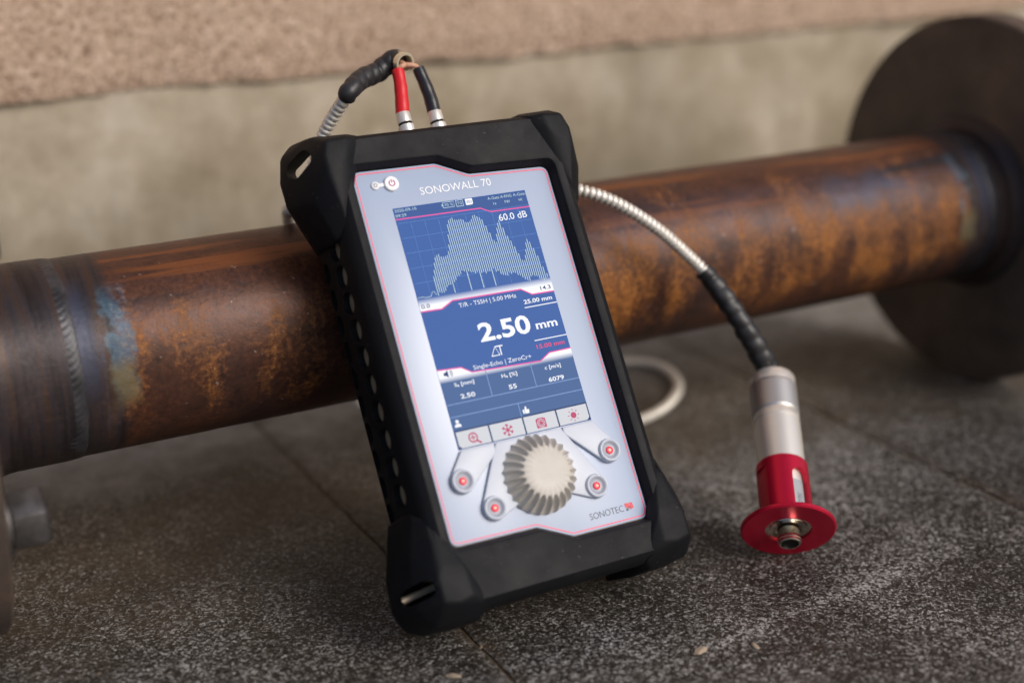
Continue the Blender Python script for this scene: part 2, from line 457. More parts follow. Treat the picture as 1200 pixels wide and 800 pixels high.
def mat_flange():
    m = Mat('dark_flange_steel', rough=0.55, metal=0.3)
    n1 = m.noise(22, 5, 0.65); n2 = m.noise(140, 4, 0.65)
    col = m.ramp(n1, [(0.3, (0.052, 0.039, 0.034)), (0.55, (0.098, 0.075, 0.063)), (0.8, (0.18, 0.12, 0.085))])
    col = m.mix(m.ramp(n2, [(0.66, 0), (0.76, 0.8)]), col, (0.2, 0.085, 0.03))
    spot = m.ramp(m.noise(19, 3, 0.6, v=m.map(loc=(0, 3.3, 1.2))), [(0.68, 0), (0.74, 0.8)])
    col = m.mix(spot, col, (0.26, 0.13, 0.03))
    m.set('Base Color', col); m.bump(n2, 0.35, 0.0008); return m
RUST, FLANGE = mat_pipe(), mat_flange()
pipe = empty('flanged_pipe', (0, PY, PZ-FR)); tag(pipe, 'rusty welded steel pipe with a big dark disc flange at each end', 'pipe')
PL = (0, 0, FR*MM)
def xring(x, rf, n=128): return [(x, -(rf(2*math.pi*k/n) if callable(rf) else rf)*math.cos(2*math.pi*k/n), (rf(2*math.pi*k/n) if callable(rf) else rf)*math.sin(2*math.pi*k/n)) for k in range(n)]
rings = []
N = 150
for i in range(N+1):
    x = XW0+(XW1-XW0)*i/N
    rings.append(xring(x, (lambda a, x=x: PR+0.22*mnoise.noise((x*0.02, 2*math.cos(a), 2*math.sin(a)))+0.12*mnoise.noise((x*0.15, 9*math.cos(a), 9*math.sin(a))))))
V, F = loft(rings); link('tube', mesh('tube', V, F, True), RUST, pipe, PL)
def hub(x0, x1, name='hub'):    # x0 weld, x1 flange face
    r = []
    for i in range(25):
        t = i/24; x = x0+(x1-x0)*t
        r.append(xring(x, PR+0.7+9.5*max(0, (t-0.55)/0.45)**2.2, 96))
    V, F = loft(r); link(name, mesh(name, V, F, True), RUST, pipe, PL)
hub(XW0, XF0-1); hub(XW1, XF1+1)
def weld(xw):
    r = []
    for i in range(15):
        t = i/14*2-1
        def rf(a, t=t):
            k = a*84/(2*math.pi); ph = k-3.4*t*t*0.5
            rip = 0.30*abs(math.sin(math.pi*ph))**0.7
            return PR-0.2+(0.55+rip+0.35*mnoise.noise((3*math.cos(a), 3*math.sin(a), 2)))*max(0, 1-t*t)**0.55
        wob = [0.6*mnoise.noise((4*math.cos(2*math.pi*k/504), 4*math.sin(2*math.pi*k/504), 7+xw)) for k in range(504)]
        rg = xring(xw+t*5.6, rf, 504)
        r.append([(p[0]+wob[k], p[1], p[2]) for k, p in enumerate(rg)])
    V, F = loft(r); link('weld_bead', mesh('weld_bead', V, F, True), WELD, pipe, PL)
WELD = Mat('weld_metal', (0.04, 0.038, 0.042), 0.42, 0.35)
WELD.set('Base Color', WELD.ramp(WELD.noise(90, 4, 0.65), [(0.35, (0.02, 0.02, 0.024)), (0.6, (0.055, 0.055, 0.065)), (0.75, (0.09, 0.06, 0.045))]))
WELD.bump(WELD.noise(700, 3), 0.3, 0.0004)
weld(XW0); weld(XW1)
def flange(x0, x1, holes):
    cuts = []
    prof = [(x0, PR-4), (x0, FR-1.2), (x0+1.2*(1 if x1 > x0 else -1), FR), (x1-1.2*(1 if x1 > x0 else -1), FR), (x1, FR-1.2), (x1, PR-4)]
    V, F = loft([xring(x, r, 128) for x, r in prof]+[xring(x0, PR-4, 128)])
    bm = bmesh.new(); vv = [bm.verts.new(v) for v in V]
    for f in F: bm.faces.new([vv[i] for i in f])
    bmesh.ops.remove_doubles(bm, verts=bm.verts, dist=0.01)
    me = from_bm('flange', bm, False)
    for a in holes:
        yy, zz = 86*math.cos(rad(a)), 86*math.sin(rad(a))
        c = [[(xx, yy+9*math.cos(2*math.pi*k/28), zz+9*math.sin(2*math.pi*k/28)) for k in range(28)] for xx in (min(x0, x1)-4, max(x0, x1)+4)]
        V, F = loft(c, True, True, True); cb = bmesh.new(); vv = [cb.verts.new(v) for v in V]
        for f in F: cb.faces.new([vv[i] for i in f])
        cuts.append(from_bm('c', cb, False))
    if cuts: me = boolean(me, cuts)
    me.shade_smooth(); me.set_sharp_from_angle(angle=rad(30)); me.materials.clear()
    link('flange', me, FLANGE, pipe, PL)
BOLTS = [203, 126, 23, 302]
flange(XF0, XF0-20, BOLTS)
flange(XF1, XF1+20, [205])

# ------------------------------------------------------------------ bolts through the near flange
STEEL = Mat('bolt_steel', (0.1, 0.1, 0.1), 0.4, 0.75)
STEEL.set('Base Color', STEEL.ramp(STEEL.noise(160, 4, 0.65), [(0.3, (0.06, 0.052, 0.046)), (0.6, (0.13, 0.125, 0.13)), (0.8, (0.15, 0.11, 0.07))]))
STEEL.bump(STEEL.noise(400, 3), 0.25, 0.0004)
def hexring(x, r, rot): return [(x, r*math.cos(rot+math.pi/3*k), r*math.sin(rot+math.pi/3*k)) for k in range(6)]
blab = {203: 'grey steel hex nut and bolt low on the near pipe flange, facing the meter',
        126: 'grey steel hex nut and bolt high on the near pipe flange',
        23: 'steel hex nut and bolt on the wall side of the near flange, higher one', 302: 'steel hex nut and bolt on the near flange close to the paving behind the pipe'}
for a in BOLTS:
    yy, zz = PY+86*math.cos(rad(a)), PZ+86*math.sin(rad(a))
    b = empty('flange_bolt', (XF0, yy, zz)); tag(b, blab[a], 'bolt', group='hex bolts of the near flange')
    rot = rad(33 if a == 203 else 40)
    V, F = loft([hexring(2.4, 11.4, rot), hexring(3.4, 12.5, rot), hexring(14.8, 12.5, rot), hexring(16.6, 11.0, rot)], True, True, True)
    link('nut', from_bm('nut', bev(V, F, 0.45, 2, 20), True, 25), STEEL, b)
    V, F = lathe([(13.6, 0.05), (13.6, 2.4)], 40); V = [(z, x, y) for x, y, z in V]
    link('washer', mesh('washer', V, F, True, 30), STEEL, b)
    prof = [(8, -21)]
    for k in range(30): prof.append((8-0.7*(k % 2), -20+k*1.22))
    prof = prof[:-2]; prof.append((6.6, 15.5))
    V, F = lathe(prof, 24); V = [(z, x, y) for x, y, z in V]
    link('shank', mesh('shank', V, F, True, 60), STEEL, b)
    V, F = loft([hexring(-20.1, 13.4, 0.3), hexring(-31, 13.4, 0.3)], True, True, True)
    link('head', from_bm('head', bev(V, F, 0.9, 2, 20), True, 25), STEEL, b)

# ------------------------------------------------------------------ the meter
LEAN = 0.5541
BASE = Vector((0, -26, -40))                       # base point in the meter's own (u, v, w) frame
UPV = Vector((0, math.sin(LEAN), math.cos(LEAN))); NV = Vector((0, -math.cos(LEAN), math.sin(LEAN)))
def dev2w(u, v, w_): return Vector((u, 0, 45))+UPV*v+NV*w_
meter = empty('test_meter', dev2w(*BASE)); meter.rotation_euler = (math.pi/2-LEAN, 0, 0)
tag(meter, 'black rubber-armoured handheld gauge with pale panel and blue screen, leaning on the pipe', 'meter')
DL = tuple(-BASE*MM)
def part(name, me, mat, parent=None):
    return link(name, me, mat, parent if parent is not None else meter, DL if parent is None else None)

RUBBER = Mat('black_rubber', (0.006, 0.0062, 0.0075), 0.5, 0, 0.2)
RUBBER.set('Roughness', RUBBER.ramp(RUBBER.noise(60, 4, 0.6), [(0.3, 0.52), (0.7, 0.66)]))
_d = RUBBER.ramp(RUBBER.math('ADD', RUBBER.math('MULTIPLY', RUBBER.noise(34, 6, 0.75), 0.7), RUBBER.math('MULTIPLY', RUBBER.noise(900, 2, 0.6), 0.3)), [(0.50, 0.0), (0.66, 0.55)])
_sp = RUBBER.ramp(RUBBER.noise(650, 1, 0.5, v=RUBBER.map(loc=(3, 2, 1))), [(0.74, 0.0), (0.78, 0.5)])
RUBBER.set('Base Color', RUBBER.mix(_sp, RUBBER.mix(_d, (0.0048, 0.0053, 0.0075), (0.012, 0.012, 0.014)), (0.09, 0.08, 0.07)))
RUBBER.bump(RUBBER.noise(1500, 2), 0.15, 0.0003)
ALU = Mat('case_plastic', (0.36, 0.28, 0.19), 0.45)
PANEL = Mat('panel_film', (0.33, 0.405, 0.56), 0.33, 0, 1.0)
PANEL.bump(PANEL.noise(2500, 2), 0.04, 0.0002)
KEY = Mat('key_plastic', (0.49, 0.535, 0.63), 0.4, 0, 0.5)
PINK = Mat('pink_line', srgb(222, 60, 105)[:3], 0.4)
WHITE = Mat('white_print', (0.78, 0.80, 0.86), 0.45)
DARK = Mat('dark_print', srgb(70, 78, 95)[:3], 0.5)
REDP = Mat('red_print', srgb(205, 40, 60)[:3], 0.45)
def lit(name, c, k=0.8, rough=0.25):
    c = srgb(*c); m = Mat(name, [x*0.2 for x in c[:3]], 0.5, 0, 0.16, c, k/GAIN); return m
S_BLUE = lit('display_blue', (52, 94, 164)); S_TOP = lit('display_head', (50, 86, 150)); S_CELL = lit('display_cell', (66, 99, 150))
S_LINE = lit('display_rule', (120, 150, 200)); S_GRID = lit('display_grid', (88, 132, 200)); S_WAVE = lit('display_trace', (190, 214, 222))
S_WHITE = lit('display_white', (240, 243, 250), 0.85); S_PINK = lit('display_pink', (236, 92, 168)); S_KEY = lit('display_key', (214, 218, 226), 0.72)
S_ICON = lit('display_icon', (188, 74, 112)); S_NAVY = lit('display_navy', (36, 62, 110)); S_ROSE = lit('display_rose', (228, 84, 130))

CEN = (0.0, 79.0)
def rrect(a, vb, vt, r, n=10):
    P = []
    for cx, cy, a0 in ((a-r, vt-r, 0), (-a+r, vt-r, math.pi/2), (-a+r, vb+r, math.pi), (a-r, vb+r, 3*math.pi/2)):
        for k in range(n+1): P.append((cx+r*math.cos(a0+math.pi/2*k/n), cy+r*math.sin(a0+math.pi/2*k/n)))
    return P
def fillet(poly, radii):
    out = []; n = len(poly)
    for i in range(n):
        p0, p1, p2 = Vector(poly[i-1]), Vector(poly[i]), Vector(poly[(i+1) % n]); r = radii[i]
        a, b = (p0-p1).normalized(), (p2-p1).normalized(); ang = a.angle(b)
        d = min(r/math.tan(ang/2), (p0-p1).length*0.45, (p2-p1).length*0.45)
        q0, q1 = p1+a*d, p1+b*d
        for k in range(9):
            t = k/8; out.append(tuple(q0*(1-t)**2+p1*2*t*(1-t)+q1*t*t))
    return out
def notch(o, r=4.0):      # panel outline, grown by o
    A = 45+o
    poly = [(-A, 4-o), (-7, 4-o-0.6), (8.2, -3.9-o), (A, -4.3-o), (A, 154.4+o), (7.4, 155.6+o), (-7, 162.2+o), (-A, 162.7+o)]
    return fillet(poly, [r, 5, 5, r, r, 5, 5, r])
def inset_poly(P, d):
    n = len(P); out = []
    for i in range(n):
        a, b = Vector(P[i-1]), Vector(P[(i+1) % n]); t = (b-a); t = t.normalized() if t.length > 1e-9 else Vector((1, 0))
        out.append((P[i][0]-t.y*d, P[i][1]+t.x*d))
    return out
ANG = sorted(set([round(2*math.pi*k/300, 6) for k in range(300)]+[round(math.atan2(y-CEN[1], x-CEN[0]) % (2*math.pi), 6) for P in (rrect(52, -20, 177, 12), notch(2)) for x, y in P]))
def cast(poly):
    out = []; n = len(poly)
    for a in ANG:
        dx, dy = math.cos(a), math.sin(a); best = None
        for i in range(n):
            x1, y1 = poly[i][0]-CEN[0], poly[i][1]-CEN[1]; x2, y2 = poly[(i+1) % n][0]-CEN[0], poly[(i+1) % n][1]-CEN[1]
            ex, ey = x2-x1, y2-y1; den = dx*ey-dy*ex
            if abs(den) < 1e-12: continue
            t = (x1*ey-y1*ex)/den; s = (x1*dy-y1*dx)/den
            if t > 0 and -1e-9 <= s <= 1+1e-9 and (best is None or t > best): best = t
        out.append((CEN[0]+dx*best, CEN[1]+dy*best))
    return out
PROFILE = [(-44.6, 45, -14, 171, 12), (-43.2, 48.2, -18, 174.5, 13), (-41, 50.6, -20, 176.5, 14), (-36, 54.2, -21.5, 178, 14), (-28, 57.0, -22.2, 178.6, 14), (-20, 57.7, -22.8, 179.2, 14), (-14, 57.6, -23, 179.2, 14),
           (-6, 56.4, -23, 179.2, 14), (-1.0, 55.4, -22.6, 178.8, 13.5), (1.6, 54.3, -21.3, 178, 13), (3.8, 52.4, -19.6, 176.6, 12), (5, 50.6, -18.4, 175.4, 11.5)]
rings = []
for w_, a, vb, vt, r in PROFILE: rings.append([(x, y, w_) for x, y in cast(rrect(a, vb, vt, r))])
for o, w_ in ((3.0, 5.0), (2.2, 4.7), (1.8, 4.0), (0.4, -0.6), (0.4, -3.0)): rings.append([(x, y, w_) for x, y in cast(notch(o))])
V, F = loft(rings, True, True, True)
def solid(V, F, name='m'):
    bm = bmesh.new(); vv = [bm.verts.new(v) for v in V]
    for f in F: bm.faces.new([vv[i] for i in f])
    return from_bm(name, bm, False)
hous = solid(V, F)
# cavity that holds the inner case, seen through the side perforations
def caserings(ins):
    return [[(x, y, w_) for x, y in rrect(a-ins, vb+16, vt-16, 6)] for w_, a, vb, vt, r in PROFILE[3:9]]
V, F = loft(caserings(2.9), True, True, True); cav = solid(V, F)
cuts = [cav]
for s in (-1, 1):
    for k in range(10):
        for col_, (w0, v0, nn) in enumerate(((-10.0, 134.0, 10), (-24.5, 128.4, 10))):
            if k >= nn: continue
            v0_ = v0-11.6*k; rr = 4.6 if col_ == 0 else 4.4
            u0, u1 = s*70, s*49
            rg = [[(u, v0_+rr*1.08*math.cos(2*math.pi*j/20), w0+rr*math.sin(2*math.pi*j/20)) for j in range(20)] for u in (u0, u1)]
            V, F = loft(rg, True, True, True); cuts.append(solid(V, F))
def capsule_cut(A, B, D, half, len0, len1):
    A, B, D = Vector(A), Vector(B), Vector(D).normalized(); L = (B-A); Ln = L.normalized(); Ln = (Ln-D*Ln.dot(D)).normalized(); S = D.cross(Ln).normalized()
    C_ = (A+B)/2; hl = L.length/2-half
    pts = []
    for k in range(9): a = -math.pi/2+math.pi*k/8; pts.append(Ln*(hl+half*math.cos(a))+S*(half*math.sin(a)))
    for k in range(9): a = math.pi/2+math.pi*k/8; pts.append(Ln*(-hl+half*math.cos(a))+S*(half*math.sin(a)))
    rg = [[tuple(C_+D*t+p) for p in pts] for t in (-len0, len1)]
    V, F = loft(rg, True, True, True); return solid(V, F)
def slots():
    out = []
    for s in (-1, 1):
        out.append(capsule_cut((s*65.3, 170.2, -15), (s*53.5, 177.4, -15), (-s*0.46, 0.22, -0.86), 3.7, 26, 55))
        out.append(capsule_cut((s*66, -10.7, -12), (s*52.0, -8.3, -12), (-s*0.35, 0.01, -0.94), 3.5, 22, 12))
    return out
sl = slots()
hous = boolean(hous, cuts+sl); hous.materials.clear(); hous.shade_smooth(); hous.set_sharp_from_angle(angle=rad(32))
part('rubber_sleeve', hous, RUBBER)
V, F = loft(caserings(3.05), True, True, True); part('inner_case', mesh('inner_case', V, F, True, 40), ALU)

# corner guards
def guard(su, top):
    if top:
        P = [(46.5, 176, 8), (55.5, 175.5, 8), (57.6, 169, 8), (57.3, 164, 8), (51.5, 164.5, 8), (47, 170, 8),
             (40, 181, -3), (57, 181.5, -3), (62.2, 172, -3), (63.2, 165, -3), (63, 153, -3), (58.6, 139, -3), (57.5, 135, -5),
             (38, 184, -20), (53, 187, -20), (61, 185, -20), (66.5, 180, -20), (69.3, 169, -20), (69, 158, -20), (61, 138, -20),
             (38, 178, -40), (50, 178, -42), (57, 170, -42), (58, 155, -42), (52.5, 140, -42), (38, 177, 3.5), (50, 152, 4), (52.5, 139, 2.5)]
    else:
        P = [(45, -3.5, 8), (54, -3, 8), (57.2, -6, 8), (57, -16, 8), (51, -17.5, 8), (44.5, -16, 8),
             (57.5, 19, -3), (62.5, 3, -3), (64.6, -7, -3), (64.5, -17, -3), (59, -24.3, -3), (40, -26, -3), (57, 22, -6),
             (61.5, 20, -20), (68.3, -2, -20), (69.2, -14, -20), (66, -22.5, -20), (58, -26.5, -20), (38, -27, -20),
             (53.5, 18, -42), (60.5, -2, -42), (61, -16, -42), (54, -25, -42), (38, -26, -42), (36, -20.5, 3), (50.5, 4, 4), (53, 18, 2.5)]
    P = [(su*a, b, c) for a, b, c in P]
    bm = hull(P)
    es = [e for e in bm.edges if len(e.link_faces) == 2 and e.calc_face_angle(0) > rad(12)]
    bmesh.ops.bevel(bm, geom=es, offset=1.5, segments=3, profile=0.5, affect='EDGES', clamp_overlap=True)
    me = from_bm('g', bm, False)
    i = (0 if su < 0 else 2)+(0 if top else 1)
    me = boolean(me, [sl2[i]]); me.materials.clear(); me.shade_smooth(); me.set_sharp_from_angle(angle=rad(28))
    part('corner_guard', me, RUBBER)
    return me
sl2 = slots()
for su in (-1, 1):
    for top in (True, False): guard(su, top)
BRASS = Mat('strap_pin_metal', (0.80, 0.66, 0.50), 0.4, 0.3)
for s in (-1, 1):
    pts = [Vector((s*66, -11.0, -16)), Vector((s*50, -8.6, -16))]
    V, F = sweep([pts[0].lerp(pts[1], k/4) for k in range(5)], lambda t, i, a: 1.5, 12); part('strap_pin', mesh('strap_pin', V, F, True, 50), BRASS)
# front panel
pn = notch(0.15)
V, F = prism(pn, -2.4, 0.0); fp = from_bm('front_panel', bev(V, F, 0.25, 2, 50), True, 30)
panel = part('front_panel', fp, PANEL)
def child(name, me, mat, parent=panel): return link(name, me, mat, parent)
o1, o2 = inset_poly(notch(0), 0.75), inset_poly(notch(0), 1.25)
n = len(o1); V = [(x, y, 0.07) for x, y in o1]+[(x, y, 0.07) for x, y in o2]
F = [(i, (i+1) % n, n+(i+1) % n, n+i) for i in range(n)]
child('outline_stripe', mesh('outline_stripe', V, F), PINK)

def flat(name, poly, w_, mat, parent): return link(name, mesh(name, [(x, y, w_) for x, y in poly], [tuple(range(len(poly)))]), mat, parent)
def rect(u0, v0, u1, v1): return [(u0, v0), (u1, v0), (u1, v1), (u0, v1)]
def strip(pts, wd, w_):
    V = []; n = len(pts)
    for i, p in enumerate(pts):
        a = Vector(pts[max(0, i-1)]); b = Vector(pts[min(n-1, i+1)]); t = (b-a).normalized()
        V += [(p[0]-t.y*wd/2, p[1]+t.x*wd/2, w_), (p[0]+t.y*wd/2, p[1]-t.x*wd/2, w_)]
    return V, [(2*i, 2*i+1, 2*i+3, 2*i+2) for i in range(n-1)]
def ringflat(cx, cy, r0, r1, w_, n=28, a0=0.0, a1=2*math.pi):
    V = []
    for k in range(n+1):
        a = a0+(a1-a0)*k/n
        V += [(cx+r0*math.cos(a), cy+r0*math.sin(a), w_), (cx+r1*math.cos(a), cy+r1*math.sin(a), w_)]
    return V, [(2*i, 2*i+1, 2*i+3, 2*i+2) for i in range(n)]
def join(*VF):
    V = []; F = []
    for v, f in VF:
        o = len(V); V += v; F += [tuple(i+o for i in q) for q in f]
    return V, F
def pv(poly, w_): return [(x, y, w_) for x, y in poly], [tuple(range(len(poly)))]

def text(name, s, u, v, h, mat, parent, w_, width=None, align='LEFT', bold=0.0, rot=None):
    """cap height h (mm), optional total width; baseline at (u, v)"""
    c = bpy.data.curves.new(name, 'FONT'); c.body = s; c.size = 1.0; c.offset = bold; c.resolution_u = 3
    o = bpy.data.objects.new(name, c); COL.objects.link(o)
    dg = bpy.context.evaluated_depsgraph_get(); me = bpy.data.meshes.new_from_object(o.evaluated_get(dg))
    bpy.data.objects.remove(o); bpy.data.curves.remove(c)
    xs_ = [p.co.x for p in me.vertices]; x0, x1 = min(xs_), max(xs_)
    k = h/0.73; kx = k if width is None else width/(x1-x0)
    W_ = (x1-x0)*kx; off = {'LEFT': 0, 'CENTER': -W_/2, 'RIGHT': -W_}[align]
    for p in me.vertices:
        x, y = (p.co.x-x0)*kx+off, p.co.y*k
        p.co = (u*MM+x*MM, v*MM+y*MM, w_*MM) if rot is None else rot(x, y)
    me.name = name; me.materials.clear()
    return link(name, me, mat, parent)

# print on the panel
text('model_lettering', 'SONOWALL 70', -17.0, 149.3, 3.5, WHITE, panel, 0.10, width=33.4, bold=0.0)
text('maker_lettering', 'SONOTEC', 17.9, 0.3, 2.9, DARK, panel, 0.10, width=16.3, bold=-0.008)
V, F = join(pv([(35.2, 1.9), (36.9, 0.9), (37.4, 3.3), (35.2, 3.5)], 0.1), pv([(37.6, 0.3), (39.2, 1.1), (38.9, 3.2), (37.7, 3.4)], 0.1), pv([(36.6, 2.0), (37.6, 2.4), (37.5, 0.6)], 0.13))
child('maker_emblem', mesh('maker_emblem', V, F), REDP)
V, F = join(pv([(35.3, 0.2), (36.7, 0.2), (36.3, 1.1), (35.6, 1.4)], 0.1), pv([(36.9, 1.1), (37.7, 1.7), (37.4, 2.0), (36.6, 1.4)], 0.16))
child('maker_emblem_mark', mesh('maker_emblem_mark', V, F), DARK)
# power key
V, F = lathe([(3.3, 0), (3.3, 0.8), (2.9, 1.25), (0.01, 1.35)], 36); V = [(x-29, y+155.8, z) for x, y, z in V]
pk = child('power_button', mesh('power_button', V, F, True, 40), Mat('power_key_plastic', (0.78, 0.78, 0.82), 0.4))
V, F = join(ringflat(-29, 155.8, 1.0, 1.5, 1.42, 24, math.pi/2+0.5, math.pi/2+2*math.pi-0.5), pv(rect(-29.2, 155.9, -28.8, 157.5), 1.43))
child('power_symbol', mesh('power_symbol', V, F), Mat('power_symbol_print', srgb(160, 70, 120)[:3], 0.5), pk)
V, F = lathe([(1.8, 0), (1.8, 0.5), (1.4, 0.75), (0.01, 0.8)], 28); V1 = [(x-36.2, y+155.9, z) for x, y, z in V]
V2, F2 = prism(rect(-34.6, 155.1, -32.0, 156.6), 0.02, 0.45)
V, F = join((V1, F), (V2, F2)); child('light_sensor', mesh('light_sensor', V, F, True, 40), Mat('sensor_plastic', (0.70, 0.71, 0.76), 0.4))
V, F = ringflat(-36.2, 155.9, 0.5, 0.8, 0.84); child('sensor_ring', mesh('sensor_ring', V, F), DARK)

# ---- display
SU, ST, SB, SBAR = 31.35, 145.1, 40.9, 48.3
V, F = prism(rect(-SU, SB, SU, ST), -1.0, 0.12); disp = part('screen', from_bm('screen', bev(V, F, 0.08, 1, 50), False), S_BLUE)
flat('header_band', [(-SU+.3, 140.1), (8, 139.8), (12.4, 137.6), (SU-.3, 137.4), (SU-.3, ST-.3), (-SU+.3, ST-.3)], 0.18, S_TOP, disp)
V, F = strip([(-SU, 140.1), (8, 139.8), (12.4, 137.6), (SU, 137.4)], 0.5, 0.24); link('pink_rule', mesh('pink_rule', V, F), S_PINK, disp)
text('date_text', '2020-09-10', -30.9, 143.2, 1.3, S_WAVE, disp, 0.26, width=10)
text('time_text', '09:29', -30.9, 141.0, 1.3, S_WAVE, disp, 0.26, width=4.8)
V, F = join(strip([(-8.6, 142.2), (-3.4, 142.2), (-3.4, 144.6), (-8.6, 144.6), (-8.6, 142.2)], 0.25, 0.26), pv(rect(-9.2, 142.9, -8.6, 143.9), 0.26),
            strip([(-2.4, 142.0), (0.8, 142.0), (0.8, 144.7), (-2.4, 144.7), (-2.4, 142.0)], 0.3, 0.26))
link('status_icons', mesh('status_icons', V, F), S_WAVE, disp)
text('battery_text', '70 %', -8.0, 142.8, 1.2, S_WAVE, disp, 0.26, width=4.1)
text('mode_text', 'TG', -1.9, 142.7, 1.4, S_WAVE, disp, 0.26, width=2.2)
flat('card_icon', [(2.0, 142.0), (4.9, 142.0), (5.4, 142.6), (5.4, 144.8), (2.0, 144.8)], 0.26, S_WHITE, disp)
text('card_text', 'SD', 2.5, 142.8, 1.2, S_NAVY, disp, 0.32, width=2.4)
for s, u, wd in (('A-Gate', 12.6, 5.6), ('A-RNG', 18.8, 5.4), ('A-Gain', 25.0, 5.8)): text('gate_heading', s, u, 142.9, 1.35, S_WAVE, disp, 0.26, width=wd)
for s, u in (('1x', 15.4), ('FW', 21.5), ('HI', 27.9)): text('gate_value', s, u, 140.4, 1.3, S_WAVE, disp, 0.26, align='CENTER')
V = []; F = []
for y in (138.3, 131.7, 125.1, 118.5, 111.9):
    V, F = join((V, F), pv(rect(-30.8, y-.09, 30.8, y+.09), 0.20))
for x in (-25, -18.7, -12.4, -6.1, 0.2, 6.5, 12.8, 19.1, 25.4):
    V, F = join((V, F), pv(rect(x-.07, 105.2, x+.07, 138.2), 0.19), pv(rect(x-.12, 135.6, x+.12, 137.2), 0.21))
link('graph_grid', mesh('graph_grid', V, F), S_GRID, disp)
TOP = [(-21.8, 113.3), (-18.5, 123.0), (-17.2, 123.0), (-14.5, 121.5), (-11.7, 123.7), (-8.9, 137.0), (-6.3, 137.5), (-1.1, 136.8), (0.0, 134.0), (3.3, 137.5), (4.6, 137.3), (7.5, 134.7), (9.2, 128.3), (10.6, 123.7), (14.5, 135.0), (15.6, 130.9), (17.4, 124.5), (20.0, 117.9), (21.0, 113.4), (25.1, 123.8), (26.7, 121.3), (28.5, 114.9), (28.9, 108.7), (29.6, 111.0), (30.4, 105.9)]
BOT = [(-24.0, 105.7), (-19.0, 106.1), (-16.4, 109.1), (-13.8, 108.7), (-8.7, 113.8), (-4.4, 113.1), (-2.1, 111.9), (1.4, 111.3), (6.2, 112.3), (8.5, 110.6), (10.5, 108.1), (14.8, 110.0), (17.8, 107.8), (20.2, 104.8), (24.1, 106.8), (28.1, 104.6), (30.4, 105.4)]
def interp(T, x):
    if x <= T[0][0]: return T[0][1]
    for (a, b), (c, d) in zip(T, T[1:]):
        if a <= x <= c: return b+(d-b)*(x-a)/max(1e-6, c-a)
    return T[-1][1]
V = []; F = []; k = 0; x = -21.6
while x < 30.3:
    t_, b_ = interp(TOP, x)-random.random()*1.2, interp(BOT, x)+random.uniform(-.8, .8)
    if k in (8, 16, 22, 28): b_ = 105.2
    if t_-b_ < 1: t_ = b_+1
    V, F = join((V, F), pv(rect(x-.17, b_, x+.17, t_), 0.26)); x += 0.96; k += 1
V, F = join((V, F), strip([(-31, 105.6), (-29, 105.9), (-27.5, 105.4), (-25, 105.5), (-24, 107.2), (-23.2, 107.4), (-22.4, 105.6)], 0.22, 0.26))
link('echo_trace', mesh('echo_trace', V, F), S_WAVE, disp)
text('gain_text', '60.0 dB', 15.3, 132.9, 3.1, S_WHITE, disp, 0.30, width=13.6, bold=0.006)

def fade_mat(name, v_white, v_blue, blue):
    m = Mat(name, (0.1, 0.1, 0.1), 0.5, 0, 0.16); x, y, z = m.sep()
    f = m.math('DIVIDE', m.math('SUBTRACT', y, v_white*MM), (v_blue-v_white)*MM, clamp=True)
    c = m.mix(f, srgb(240, 243, 250), srgb(*blue)); m.set('Emission Color', c); m.set('Emission Strength', 0.83/GAIN); m.set('Base Color', m.mix(1.0, c, (0.22, 0.22, 0.22), 'MULTIPLY')); return m
flat('scale_band', [(-SU, 99.7), (-21.8, 99.5), (-16.2, 102.2), (16, 101.8), (20.6, 98.8), (SU, 98.6), (SU, 104.8), (-SU, 105.2)], 0.22, fade_mat('display_fade_upper', 101.8, 105.2, (52, 94, 164)), disp)
V, F = strip([(-SU, 99.7), (-21.8, 99.5), (-16.2, 102.2), (16, 101.8), (20.6, 98.8), (SU, 98.6)], 0.55, 0.28); link('pink_rule', mesh('pink_rule', V, F), S_PINK, disp)
text('scale_start_text', '0.0', -30.6, 100.9, 1.8, S_NAVY, disp, 0.30, width=3.9, bold=0.01)
text('scale_end_text', '14.3', 25.2, 99.9, 1.8, S_NAVY, disp, 0.30, width=5.0, bold=0.01)
text('probe_text', 'T/R - TS5H | 5.00 MHz', -14.0, 98.7, 1.9, S_WHITE, disp, 0.26, width=27)
text('upper_limit_text', '25.00 mm', 15.7, 95.2, 1.85, S_WHITE, disp, 0.26, width=13.7, bold=0.02)
flat('upper_limit_rule', rect(15.4, 93.4, SU-.2, 93.8), 0.26, S_WHITE, disp)
text('thickness_text', '2.50', -8.6, 82.9, 7.9, S_WHITE, disp, 0.26, width=24.3, bold=0.028)
text('thickness_unit_text', 'mm', 18.1, 83.6, 3.6, S_WHITE, disp, 0.26, width=10.4, bold=0.022)
flat('lower_limit_rule', rect(15.6, 78.7, SU-.2, 79.1), 0.26, S_WHITE, disp)
text('lower_limit_text', '15.00 mm', 15.7, 75.2, 1.85, S_ROSE, disp, 0.26, width=13.5, bold=0.015)
V, F = join(strip([(-5.6, 75.9), (-1.9, 75.9), (-3.2, 79.7), (-5.6, 75.9), (-1.9, 75.9)], 0.45, 0.26), pv(rect(-3.3, 79.4, 0.4, 79.9), 0.28), pv(rect(-1.3, 75.7, -0.8, 79.5), 0.27))
link('delta_symbol', mesh('delta_symbol', V, F), S_WHITE, disp)
text('method_text', 'Single-Echo | ZeroCr+', -15.2, 71.9, 1.9, S_WHITE, disp, 0.26, width=27.2)
flat('cell_background', [(-SU+.2, 41), (SU-.2, 41), (SU-.2, 69), (-SU+.2, 69)], 0.16, S_CELL, disp)
